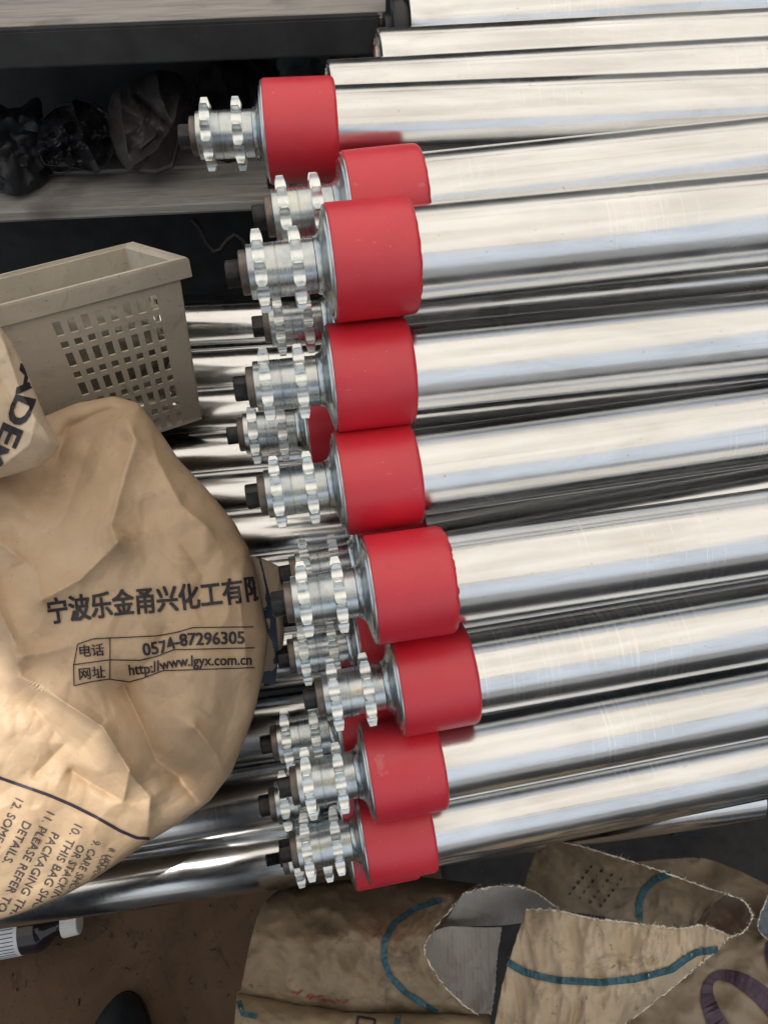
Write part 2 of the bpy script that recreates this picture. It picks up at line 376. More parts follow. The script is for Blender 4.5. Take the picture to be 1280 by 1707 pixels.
# steel rack below the pile ------------------------------------------
rk = empty('steel_rack', (0, .45, 0)); tag(rk, 'charcoal steel rack carrying the pile of rollers, its front beam below the lowest tube', 'rack')
def beam_between(name, A, B, wdt, hgt, mat, parent, bevel=.004, up=Vector((0, 0, 1))):
    X = (B - A).normalized(); Y = up.cross(X).normalized(); Z = X.cross(Y)
    M = Matrix((X, Y, Z)).transposed().to_4x4(); M.translation = (A + B) / 2
    bm = bmesh.new(); box(bm, (0, 0, 0), ((B - A).length, wdt, hgt)); bmesh.ops.bevel(bm, geom=bm.edges[:], offset=bevel, segments=2, affect='EDGES')
    bm.transform(M); me = bm_me(name, bm); o = obj(name, me, mat, parent)
    if parent: o.matrix_parent_inverse = Matrix.Translation(-Vector(parent.location))
    return o
A, B = P(-420, 1640, 722) + Vector((0, .15, .02)), P(1500, 1335, 800) + Vector((0, .15, .02))
beam_between('beam', A, B, .06, .09, PAINT, rk)
off = Vector((0, .26, 0)); beam_between('beam', A + off, B + off, .06, .09, PAINT, rk)
for q in (A.lerp(B, .04), A.lerp(B, .96)):
    for o2 in (Vector((0, 0, 0)), off):
        a = q + o2; beam_between('leg', Vector((a.x, a.y, .002)), Vector((a.x, a.y, a.z - .048)), .06, .06, PAINT, rk, up=Vector((0, 1, 0)))

# wooden shelf rack at the upper left ----------------------------------
def hv(px, py, D):
    "point on the pixel ray at horizontal distance D (mm) in front of the camera"
    y = (853.5 - py) / F; k = UPC.y * y + FWD.y; return P(px, py, D / k)
def plank(front_l, front_r, D0, depth, th, label, name='shelf_board', nplk=2, mat=WOOD):
    t = empty(name); a = hv(*front_l, D0); b = hv(*front_r, D0 + 0); b.z = b.z; t.location = (a + b) / 2
    tag(t, label, 'shelf')
    X = (b - a).normalized(); wd = depth / nplk
    for k in range(nplk):
        o = Vector((0, (k + .5) * wd, -th / 2))
        pk = beam_between('plank', a + o - X * .4, b + o, wd - .003, th, mat, t)
    return t, a, b
sh1, a1, b1 = plank((0, 48), (652, 22), 800, .30, .026, 'upper weathered wooden shelf crossing the top left corner')
sh1n = beam_between('edge_rail', a1 - (b1 - a1).normalized() * .4 + Vector((0, -.008, -.014)), b1 + Vector((-.01, -.008, -.014)), .012, .032, PAINT, sh1, .002)
sh2, a2, b2 = plank((0, 352), (470, 330), 800, .16, .016, 'lower weathered wooden shelf under the dark junk, left of the topmost roller')
wd = empty('bracket_post', hv(655, 20, 815)); tag(wd, 'dark steel post at the right end of the upper shelf', 'post')
bm = bmesh.new(); box(bm, (0, 0, -.30), (.014, .03, .75)); obj('post', bm_me('post', bm, .002), PAINT, wd)
bm = bmesh.new(); box(bm, (-.012, -.004, -.012), (.026, .04, .012)); obj('clip', bm_me('clip', bm, .001), PAINT, wd)
# dark panel and shelf added to fill the shaded void
bm = bmesh.new(); zb = a2.z
box(bm, (-.55, 1.02, .65), (1.6, .02, 1.35)); bp = obj('void_panel', bm_me('void_panel', bm, .002), PAINT); tag(bp, 'dark panel added for the shaded void behind the wooden shelves', 'panel')
bm = bmesh.new(); box(bm, (-.55, .88, zb - .26), (1.5, .26, .02)); ls = obj('void_shelf', bm_me('void_shelf', bm, .002), PAINT); tag(ls, 'dark shelf added for the shaded void behind the basket', 'shelf')

def crumple(name, c, rad, seed, mat, label, cat, sub=5, amp=.35, flat=1):
    bm = bmesh.new(); bmesh.ops.create_icosphere(bm, subdivisions=sub, radius=1)
    zmin = 1e9
    for v in bm.verts:
        p = v.co * 1.3 + Vector((seed * 3.1, seed, 0))
        r = 1 + amp * (mnoise.noise(p) * .9) - amp * .9 * abs(mnoise.noise(p * 1.3)) + amp * .45 * abs(mnoise.noise(p * 2.8)) + amp * .05 * mnoise.noise(p * 6)
        v.co = v.co * r; v.co.x *= rad[0]; v.co.y *= rad[1]; v.co.z *= rad[2]
        if v.co.z < -rad[2] * .55: v.co.z = -rad[2] * .55 + (v.co.z + rad[2] * .55) * .1
    o = obj(name, bm_me(name, bm, 0, True), mat); o.location = c; o.rotation_euler = (0, 0, seed)
    return tag(o, label, cat)
crumple('dark_cloth', hv(20, 250, 870), (.06, .05, .05), 4.1, SHOE, 'dark cloth heap at the left photo edge on the lower shelf', 'cloth', amp=.42)
crumple('rag', hv(545, 118, 905), (.05, .04, .055), 6.2, simple('green_grey_rag', (.04, .052, .052), .8), 'green grey rag under the right end of the upper shelf', 'rag', amp=.42)
# wire loop on the shelf
def tube_path(pts, r, n=8, closed=False):
    V = []; Fc = []; m = len(pts)
    for i, p in enumerate(pts):
        a = pts[(i - 1) % m] if closed or i else pts[i]; b = pts[(i + 1) % m] if closed or i < m - 1 else pts[i]
        t = (b - a).normalized(); u = t.orthogonal().normalized(); v = t.cross(u)
        ref = Vector((.3, .2, .9)); u = (ref - t * ref.dot(t)).normalized(); v = t.cross(u)
        for k in range(n): V.append(p + (u * math.cos(2 * math.pi * k / n) + v * math.sin(2 * math.pi * k / n)) * r)
    for i in range(m if closed else m - 1):
        for k in range(n):
            j = (i + 1) % m; Fc.append((i * n + k, i * n + (k + 1) % n, j * n + (k + 1) % n, j * n + k))
    return V, Fc
c0 = hv(104, 283, 822)
wv = tube_path([c0 + Vector((.010 * math.cos(a), .009 * math.sin(a), .001)) for a in np.linspace(0, 6.28, 25)[:-1]], .0008, 6, True)
tag(obj('wire_ring', mesh('wire_ring', *wv), BLK), 'small black wire ring on the lower wooden shelf', 'wire')
wp = [hv(320 + 12 * i, 365 + 42 * math.sin(i * .5) ** 2 + 4 * i, 860 - 2 * i) for i in range(12)]
tag(obj('grey_cable', mesh('grey_cable', *tube_path(wp, .003)), GRYB), 'dark grey cable hanging below the lower shelf', 'cable')

# ------------------------------------------------------------------ basket
def cvec(x, y, z): return C(x, y, z) - CAM
bkt = empty('plastic_basket', P(180, 690, 720)); tag(bkt, 'grimy cream plastic basket with slotted sides, left of the sprockets', 'basket')
FTR = C(-172, 209, 640); dl = cvec(-136, -53, -44) * 2.1; TBR = P(210, 412, 708); sidev = TBR - FTR
BRF = P(336, 694, 745)
def basket():
    tops = [FTR, FTR + dl, TBR + dl, TBR]
    inw = (dl * .02 + sidev * .05)
    bots = [BRF, BRF + dl * .84, BRF + dl * .84 + sidev * .8, BRF + sidev * .8]
    inv = Matrix.Translation(-Vector(bkt.location))
    cen = sum(tops, Vector()) / 4
    def wall(a, b, c, d, us, vs, hole, th=.0022):
        # a top start, b top end, c bottom end, d bottom start
        n = (b - a).cross(d - a).normalized()
        if n.dot(cen - a) < 0: n = -n
        V = []; Fc = []; idx = {}
        def pt(u, v, k): return a.lerp(b, u).lerp(d.lerp(c, u), v) + n * th * k
        for k in (0, 1):
            for i, u in enumerate(us):
                for j, v in enumerate(vs): idx[(i, j, k)] = len(V); V.append(pt(u, v, k))
        solid = lambda i, j: 0 <= i < len(us) - 1 and 0 <= j < len(vs) - 1 and not hole(i, j)
        for i in range(len(us) - 1):
            for j in range(len(vs) - 1):
                if not solid(i, j): continue
                Fc.append((idx[i, j, 0], idx[i + 1, j, 0], idx[i + 1, j + 1, 0], idx[i, j + 1, 0]))
                Fc.append((idx[i, j + 1, 1], idx[i + 1, j + 1, 1], idx[i + 1, j, 1], idx[i, j, 1]))
                for (di, dj, p, q) in ((-1, 0, (i, j), (i, j + 1)), (1, 0, (i + 1, j + 1), (i + 1, j)), (0, -1, (i + 1, j), (i, j)), (0, 1, (i, j + 1), (i + 1, j + 1))):
                    if not solid(i + di, j + dj): Fc.append((idx[(*p, 0)], idx[(*q, 0)], idx[(*q, 1)], idx[(*p, 1)]))
        o = obj('wall', mesh('wall', V, Fc, smooth=False), BASK, bkt); o.matrix_parent_inverse = inv
    # slotted pattern: tall and short openings in alternating rows
    us = [0, .06]
    for k in range(8): us += [.07 + k * .037, .07 + k * .037 + .020]
    us = sorted(set([0, .03] + us[2:] + [.5, .515, .60, .615, 1]))
    nu = {round(u, 4): i for i, u in enumerate(us)}
    vs = [0, .10]; y = .15; tall = True; rows = []
    while y < .93:
        h = .085 if tall else .042
        rows.append(len(vs)); vs += [y, y + h]; y += h + (.035 if tall else .030); tall = not tall
    vs.append(1)
    def hole(i, j):
        u0 = us[i]; k = (u0 - .07) / .037
        return j in rows and -.01 < k < 7.3 and abs(k - round(k)) < .02
    wall(tops[0], tops[1], bots[1], bots[0], us, vs, hole)
    us2 = [0, .06]; [us2.extend([.08 + k * .06, .08 + k * .06 + .036]) for k in range(14)]; us2.append(1)
    h2 = lambda i, j: j in rows[:2] and i >= 2 and i % 2 == 0 and i < len(us2) - 2
    wall(tops[3], tops[2], bots[2], bots[3], us2, vs, h2)
    us3 = [0, .15, .25, .32, .42, .49, .59, .66, .76, 1]
    wall(tops[0], tops[3], bots[3], bots[0], us3, vs, lambda i, j: j in rows and i in (1, 3, 5, 7))
    wall(tops[1], tops[2], bots[2], bots[1], [0, 1], [0, 1], lambda i, j: False)
    n = (bots[1] - bots[0]).cross(bots[3] - bots[0]).normalized()
    me = mesh('base', bots + [b + n * .003 for b in bots], [(0, 1, 2, 3), (7, 6, 5, 4), (0, 4, 5, 1), (1, 5, 6, 2), (2, 6, 7, 3), (3, 7, 4, 0)], smooth=False)
    o = obj('base', me, BASK, bkt); o.matrix_parent_inverse = inv
    # rim: a broad rolled lip all round
    down = (bots[0] - tops[0]).normalized(); up = -down
    outs = []
    c2 = cen
    for t in tops:
        d = (t - c2); d = d - up * d.dot(up); outs.append(d.normalized())
    V = []; Fc = []
    prof = [(0, 0), (.002, .003), (.010, .003), (.012, .001), (.013, -.014), (.011, -.0145), (.0105, -.001), (.002, -.0012)]
    for t, ov in zip(tops, outs):
        for (a_, b_) in prof: V.append(t + ov * a_ * .8 + up * b_)
    m = len(prof)
    for i in range(4):
        j = (i + 1) % 4
        for k in range(m): Fc.append((i * m + k, j * m + k, j * m + (k + 1) % m, i * m + (k + 1) % m))
    o = obj('rim', mesh('rim', V, Fc, smooth=False), BASK, bkt); o.matrix_parent_inverse = inv
    # moulded vertical ribs on the plain half of the front wall
    for u in (.56, .70):
        a = tops[0].lerp(tops[1], u).lerp(bots[0].lerp(bots[1], u), .08); b = tops[0].lerp(tops[1], u).lerp(bots[0].lerp(bots[1], u), .97)
        r = beam_between('rib', a, b, .005, .004, BASK, bkt, .001, up=(tops[1] - tops[0]).cross(down))
basket()
cc = (FTR + BRF) / 2 + dl * .22 + sidev * .5
crumple('basket_filler', cc + Vector((0, 0, .0)), (.075, .026, .052), 3.3, simple('filler_cloth', (.24, .22, .18), .6), 'made-up cloth filling the plastic basket to dim its slots', 'cloth', amp=.2)  # filler made up to dim the slots; the actual contents are indistinct

# ------------------------------------------------------------------ sacks as filled, creased volumes
def seg_dist(x, y, pts):
    best = np.full(np.shape(x), 1e9)
    for (ax, ay), (bx, by) in zip(pts[:-1], pts[1:]):
        dx, dy = bx - ax, by - ay; t = np.clip(((x - ax) * dx + (y - ay) * dy) / (dx * dx + dy * dy + 1e-9), 0, 1)
        best = np.minimum(best, np.hypot(x - ax - t * dx, y - ay - t * dy))
    return best
def vor(x, y, sd):
    "distance to the nearest cell point, so that cells meet in sharp creases"
    wx = .35 * mnoise.noise(Vector((x * .7, y * .7, sd + 20.))); wy = .35 * mnoise.noise(Vector((x * .7 + 7, y * .7, sd + 31.)))
    return mnoise.voronoi(Vector((x + wx, y + wy, sd * 1.37)))[0][0]
class Sack:
    def __init__(s, center, poly, zfun, bulge, back, creases, namp=1.0, power=.5, nscale=1.0, seed=0):
        s.c = center; s.z = zfun; s.bulge = bulge; s.back = back; s.cr = creases; s.namp = namp; s.power = power; s.ns = nscale; s.seed = seed
        pts = np.array(poly, float); ang = np.arctan2(pts[:, 1] - center[1], pts[:, 0] - center[0]); rad = np.hypot(pts[:, 0] - center[0], pts[:, 1] - center[1])
        # densify the polygon so that straight sides stay straight
        D = []
        for i in range(len(pts)):
            a, b = pts[i], pts[(i + 1) % len(pts)]
            for t in np.linspace(0, 1, 40, endpoint=False): D.append(a + (b - a) * t)
        D = np.array(D); an = np.arctan2(D[:, 1] - center[1], D[:, 0] - center[0]); ra = np.hypot(D[:, 0] - center[0], D[:, 1] - center[1])
        o = np.argsort(an); an, ra = an[o], ra[o]
        s.an = np.concatenate([an - 2 * np.pi, an, an + 2 * np.pi]); s.ra = np.concatenate([ra, ra, ra])
        g = np.linspace(-np.pi, np.pi, 1441); r = np.interp(g, s.an, s.ra)
        k = np.array([1, 2, 3, 2, 1.]); k /= k.sum(); r[2:-2] = np.convolve(r, k, 'valid'); s.g, s.r = g, r
    def frac(s, x, y):
        a = np.arctan2(y - s.c[1], x - s.c[0]); return np.hypot(x - s.c[0], y - s.c[1]) / np.interp(a, s.g, s.r)
    def front(s, x, y):
        f = np.clip(s.frac(x, y), 0, 1)
        dome = (1 - f ** 2.0) ** s.power
        z = s.z(x, y) - s.bulge * dome
        fade = np.clip((1 - f) / .10, 0, 1)
        for (amp, wdt, pts) in s.cr:
            d = seg_dist(x, y, pts); z = z - 1.55 * amp * np.exp(-d / wdt) * (.25 + .75 * fade)
        nz = np.array([(mnoise.noise(Vector((a / 90 * s.ns, b / 90 * s.ns, s.seed))) * 3.2 - 3.6 * abs(mnoise.noise(Vector((a / 60 * s.ns + 9, b / 75 * s.ns, s.seed + 3)))) +
                        1.0 * abs(mnoise.noise(Vector((a / 30 * s.ns, b / 34 * s.ns, s.seed + 7)))) + .2 * mnoise.noise(Vector((a / 13, b / 13, s.seed + 1))))
                       for a, b in zip(np.ravel(x), np.ravel(y))]).reshape(np.shape(x))
        vz = np.array([6.5 * vor(a / 95 * s.ns, b / 110 * s.ns, s.seed) + 2.2 * vor(a / 42 * s.ns + 5, b / 50 * s.ns, s.seed + 4) for a, b in zip(np.ravel(x), np.ravel(y))]).reshape(np.shape(x))
        return z - s.namp * (nz * .8 - vz) * (.3 + .7 * fade)
    def world(s, x, y, off=0):
        z = s.front(x, y) - off
        return [P(a, b, c) for a, b, c in zip(np.ravel(x), np.ravel(y), np.ravel(z))]
    def mesh(s, name, N=620, K=150):
        th = np.linspace(-np.pi, np.pi, N, endpoint=False); rb = np.interp(th, s.g, s.r)
        fr = np.linspace(0, 1, K + 1)[1:] ** .85
        V = []
        X = s.c[0] + np.outer(fr, rb * np.cos(th)); Y = s.c[1] + np.outer(fr, rb * np.sin(th))
        V += s.world(np.array([s.c[0]]), np.array([s.c[1]])) + s.world(X, Y)
        Fc = [(0, 1 + (i + 1) % N, 1 + i) for i in range(N)]
        for k in range(K - 1):
            for i in range(N):
                j = (i + 1) % N; Fc.append((1 + k * N + i, 1 + k * N + j, 1 + (k + 1) * N + j, 1 + (k + 1) * N + i))
        # back half, coarser
        base = 1 + (K - 1) * N; prev = base; KB = 14
        for k in range(1, KB):
            f = math.cos(k / KB * math.pi / 2); z = s.z(X[-1] * f + s.c[0] * (1 - f), Y[-1] * f + s.c[1] * (1 - f)) + s.back * math.sin(k / KB * math.pi / 2)
            st = len(V)
            for i in range(N):
                p = V[base + i]; q = P(s.c[0] + (X[-1][i] - s.c[0]) * f, s.c[1] + (Y[-1][i] - s.c[1]) * f, float(np.ravel(z)[i])); V.append(q)
            for i in range(N):
                j = (i + 1) % N; Fc.append((prev + i, prev + j, st + j, st + i))
            prev = st
        st = len(V); V.append(P(s.c[0], s.c[1], float(s.z(np.array([s.c[0]]), np.array([s.c[1]]))[0]) + s.back))
        for i in range(N): Fc.append((prev + i, prev + (i + 1) % N, st))
        return mesh(name, V, Fc)

sackA = Sack((90, 1120), [(-420, 700), (-200, 690), (60, 700), (128, 672), (190, 660), (232, 672), (262, 712), (300, 768), (345, 815), (392, 872), (415, 915),
    (424, 950), (436, 1000), (447, 1060), (440, 1120), (424, 1190), (408, 1235), (385, 1290), (350, 1335), (300, 1372), (245, 1405), (195, 1440), (150, 1470), (100, 1497), (50, 1518), (0, 1534), (-200, 1590), (-420, 1620)],
    lambda x, y: 590 - .02 * x - .05 * (y - 1100) + 0 * x, 72, 95,
    [(9, 26, [(205, 675), (226, 735), (205, 805), (186, 875), (194, 905)]), (9, 22, [(198, 903), (135, 965), (70, 1000)]),
     (-9, 16, [(96, 765), (113, 712), (160, 690), (203, 677)]), (6, 26, [(245, 690), (262, 765), (300, 840), (345, 880)]),
     (-5, 30, [(150, 740), (110, 860), (60, 930), (0, 960)]), (5, 20, [(0, 905), (60, 950), (70, 1000)]),
     (10, 22, [(-20, 985), (22, 1060), (34, 1128), (95, 1163), (172, 1212), (216, 1285), (206, 1335)]),
     (-8, 24, [(205, 1140), (240, 1215), (262, 1268), (300, 1295)]), (6, 16, [(325, 1212), (362, 1260), (377, 1302)]),
     (-7, 18, [(300, 1300), (330, 1336)]), (-8, 22, [(120, 1285), (160, 1310), (206, 1336)]), (7, 22, [(215, 1285), (250, 1330), (245, 1395)]),
     (-5, 22, [(275, 1050), (250, 1100), (205, 1145)]), (4, 18, [(410, 920), (400, 1000), (412, 1110)]), (-4, 25, [(300, 900), (340, 960), (330, 1000)]),
     (-5, 26, [(60, 1180), (110, 1240), (60, 1290)]), (4, 12, [(110, 1080), (40, 1095)])], namp=1.25, seed=2)
meA = sackA.mesh('kraft_sack'); oA = obj('kraft_sack', meA, KR)
tag(oA, 'large crumpled kraft paper sack with Chinese print and a phone number, at the left', 'sack')
sackB = Sack((-60, 670), [(-330, 500), (-100, 505), (-20, 525), (2, 546), (22, 572), (40, 606), (58, 650), (76, 695), (101, 744), (88, 763), (66, 779), (30, 789), (0, 797), (-120, 830), (-330, 860)],
    lambda x, y: 528 + 0 * x, 34, 40, [(6, 20, [(0, 548), (30, 640), (60, 700), (100, 744)]), (-4, 20, [(0, 640), (25, 680), (20, 740)]), (4, 15, [(0, 780), (50, 740), (60, 700)])], namp=.8, seed=5)
oB = obj('kraft_sack', sackB.mesh('kraft_sack', 240, 60), KR2); tag(oB, 'pale kraft sack corner printed with big letters DE, at the left photo edge', 'sack')
# side gusset of the sack with navy print, and the brown fold behind it
sackC = Sack((455, 1010), [(418, 926), (440, 932), (470, 946), (478, 975), (470, 1010), (474, 1060), (470, 1095), (450, 1130), (432, 1150), (420, 1080), (415, 1000)], lambda x, y: 605 + 0 * x, 12, 40, [], namp=.5, seed=9)
jb = Sack((245, 205), [(176, 190), (188, 155), (212, 134), (262, 116), (296, 120), (314, 140), (317, 182), (303, 232), (290, 280), (262, 292), (215, 288), (196, 262), (183, 225)], lambda x, y: 850 + .12 * (y - 205) * -1, 42, 40,
    [(9, 9, [(262, 118), (268, 160), (285, 205)]), (-10, 8, [(230, 160), (262, 190), (285, 210)]), (10, 8, [(222, 276), (262, 248), (290, 205), (300, 160)]), (-9, 9, [(240, 250), (270, 225)]), (7, 10, [(200, 150), (205, 210), (215, 262)])], namp=2.2, seed=11, nscale=1.8)
tag(obj('plastic_bag', jb.mesh('plastic_bag', 200, 60), GRYB), 'crumpled grey brown plastic bag standing on the lower shelf', 'bag')
jc = Sack((118, 230), [(52, 240), (62, 205), (88, 182), (125, 165), (158, 170), (182, 188), (196, 225), (186, 262), (164, 290), (120, 280), (75, 276)], lambda x, y: 845 + 0 * x, 34, 40,
    [(8, 6, [(70, 230), (120, 200), (170, 205)]), (-8, 6, [(80, 260), (130, 235), (180, 240)]), (8, 6, [(120, 170), (140, 230), (165, 280)])], namp=4.0, seed=12, nscale=3)
tag(obj('plastic_bag', jc.mesh('plastic_bag', 200, 60), BLK), 'glossy black plastic bag on the lower shelf, left of the grey brown bag', 'bag')
jd = Sack((385, 190), [(318, 180), (330, 120), (360, 96), (410, 94), (450, 120), (455, 200), (440, 262), (380, 285), (335, 262)], lambda x, y: 905 + 0 * x, 40, 30,
    [(9, 12, [(360, 100), (385, 170), (400, 250)]), (-8, 12, [(410, 100), (420, 200)])], namp=2.5, seed=13, nscale=1.6)
tag(obj('folded_sheet', jd.mesh('folded_sheet', 160, 50), simple('dark_sheeting', (.022, .022, .025), .5)), 'dark folded sheet behind the sprockets of the topmost roller', 'sheet')
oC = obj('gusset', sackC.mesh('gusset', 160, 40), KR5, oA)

# ink ------------------------------------------------------------------
def text_me(body, size, offset=0.0, spacing=1.0):
    cu = bpy.data.curves.new('txt', 'FONT'); cu.body = body; cu.size = size; cu.offset = offset; cu.space_character = spacing
    cu.resolution_u = 3; cu.fill_mode = 'BOTH'
    o = bpy.data.objects.new('txt', cu); COL.objects.link(o); bpy.context.view_layer.update()
    dg = bpy.context.evaluated_depsgraph_get(); me = bpy.data.meshes.new_from_object(o.evaluated_get(dg))
    bpy.data.objects.remove(o); bpy.data.curves.remove(cu)
    bm = bmesh.new(); bm.from_mesh(me); bmesh.ops.remove_doubles(bm, verts=bm.verts, dist=1e-5)
    bmesh.ops.triangulate(bm, faces=bm.faces)
    for _ in range(4):
        es = [e for e in bm.edges if e.calc_length() > 4]
        if es: bmesh.ops.subdivide_edges(bm, edges=es, cuts=1); bmesh.ops.triangulate(bm, faces=bm.faces)
    V = np.array([v.co[:] for v in bm.verts]) if bm.verts else np.zeros((0, 3)); Fc = [tuple(v.index for v in f.verts) for f in bm.faces]
    bm.free(); return V, Fc
def along(path, t, v):
    "point at arclength t of a polyline, v up from it"
    pts = np.array(path, float); seg = np.diff(pts, axis=0); L = np.hypot(seg[:, 0], seg[:, 1]); cum = np.concatenate([[0], np.cumsum(L)])
    x = np.interp(t, cum, pts[:, 0]); y = np.interp(t, cum, pts[:, 1])
    e = 8; x2 = np.interp(np.clip(t + e, 0, cum[-1]), cum, pts[:, 0]); y2 = np.interp(np.clip(t + e, 0, cum[-1]), cum, pts[:, 1])
    x1 = np.interp(np.clip(t - e, 0, cum[-1]), cum, pts[:, 0]); y1 = np.interp(np.clip(t - e, 0, cum[-1]), cum, pts[:, 1])
    n = np.hypot(x2 - x1, y2 - y1) + 1e-9; tx, ty = (x2 - x1) / n, (y2 - y1) / n
    return x + ty * v, y - tx * v, cum[-1]
def print_text(body, path, height, surf, parent, mat=INK, offset=0.0, bold=0, name='printed_text', fit=True, xs=1.0, spacing=1.0):
    V, Fc = text_me(body, height, offset, spacing)
    if not len(V): return
    if bold:
        n0 = len(V); Fc = [tuple(i + n0 * q for i in f) for q in range(4) for f in Fc]
        V = np.concatenate([V + np.array([dx * bold, dy * bold, q * .06]) for q, (dx, dy) in enumerate(((-1, -.5), (1, -.5), (-1, .5), (1, .5)))])
    L = along(path, 0, 0)[2]; w0 = V[:, 0].max() - V[:, 0].min(); k = L / w0 if fit else xs
    t = (V[:, 0] - V[:, 0].min()) * k; x, y, _ = along(path, t, V[:, 1] - height * .36)
    if not fit:
        pp = np.array(path, float); d = (pp[1] - pp[0]) / np.hypot(*(pp[1] - pp[0])); v = V[:, 1] - height * .36
        x = pp[0][0] + d[0] * t + d[1] * v; y = pp[0][1] + d[1] * t - d[0] * v
    fr = surf.frac(x, y) if isinstance(surf, Sack) else None
    if fr is not None:
        keep = [f for f in Fc if all(fr[i] < .992 for i in f)]; Fc = keep
    return add_print(x, y, Fc, surf, parent, mat, name, V[:, 2])
def add_print(x, y, Fc, surf, parent, mat, name, lift=None):
    used = sorted({i for f in Fc for i in f}); mp = {a: b for b, a in enumerate(used)}
    if not used: return
    x, y = np.array(x)[used], np.array(y)[used]; Fc = [tuple(mp[i] for i in f) for f in Fc]
    W = surf.world(x, y, .9)
    if lift is not None: W = [w_ + (CAM - w_).normalized() * (l_ / 1000) for w_, l_ in zip(W, np.array(lift)[used])]
    return obj(name, mesh(name, W, Fc, smooth=False), mat, parent)
def stroke(path, wdt, surf, parent, mat=INK, name='printed_line'):
    L = along(path, 0, 0)[2]; n = max(4, int(L / 5)); t = np.linspace(0, L, n); wd_ = wdt(t / L) if callable(wdt) else np.full(n, wdt)
    xa, ya, _ = along(path, t, wd_ / 2); xb, yb, _ = along(path, t, -wd_ / 2)
    x = np.concatenate([xa, xb]); y = np.concatenate([ya, yb]); Fc = [(i, i + n, i + n + 1, i + 1) for i in range(n - 1)]
    return add_print(x, y, Fc, surf, parent, mat, name)

print_text('宁波乐金甬兴化工有限', [(80, 1021), (130, 1014), (215, 1004), (290, 998), (360, 990), (443, 979)], 46, sackA, oA, offset=.2, bold=1.3)
print_text('0574-87296305', [(238, 1083), (275, 1077), (292, 1069), (312, 1065), (408, 1062)], 29, sackA, oA, offset=.1, bold=.8)
print_text('http://www.lgyx.com.cn', [(215, 1117), (250, 1113), (285, 1104), (310, 1101), (420, 1099)], 25, sackA, oA, offset=.1, bold=.5)
print_text('电话', [(133, 1086), (174, 1083)], 22, sackA, oA, bold=.4); print_text('网址', [(132, 1124), (176, 1120)], 22, sackA, oA, bold=.4)
for pth in ([(130, 1074), (155, 1065), (262, 1060), (295, 1054), (322, 1046), (423, 1045)], [(122, 1108), (183, 1100), (235, 1101), (262, 1094), (290, 1083), (425, 1080)],
            [(124, 1143), (150, 1137), (182, 1132), (215, 1137), (240, 1130), (272, 1118), (425, 1113)], [(130, 1074), (123, 1110), (124, 1143)], [(184, 1063), (184, 1132)]):
    stroke(pth, 1.8, sackA, oA)
stroke([(-90, 1262), (0, 1297), (80, 1325), (120, 1342), (160, 1362), (200, 1385), (228, 1397), (250, 1398)], 5, sackA, oA, INKP)
d = np.array([-.455, .89])
def instr(body, x, y, h=20.5, xs=1.0): print_text(body, [(x, y), (x + d[0] * 50, y + d[1] * 50)], h, sackA, oA, INKT, 0, fit=False, xs=xs)
instr('12. SOME TYPES', 33, 1333); instr('11. PLEASE REFER TO', 85, 1355); instr('DETAILS.', 46, 1371)
instr('10. THIS BAG SHOULD', 131, 1376); instr('PACKAGING THE', 93, 1390); instr('9. CARE SHOULD', 162, 1402, 18, .9); instr('OR STACKING', 136, 1410, 19, .92)
instr('8. LIFT', 188, 1415, 15, .85); instr('CONFORM', 176, 1426, 14, .75)
print_text('ADE', [(54, 608), (44, 665), (10, 742)], 50, sackB, oB, INK, .3, bold=1.4)
print_text('M', [(2, 742), (-20, 790)], 46, sackB, oB, INK, .3, bold=1.4, fit=False)
stroke([(421, 930), (432, 975), (447, 1030), (452, 1090), (446, 1140)], 26, sackC, oC, INKU, 'printed_band')

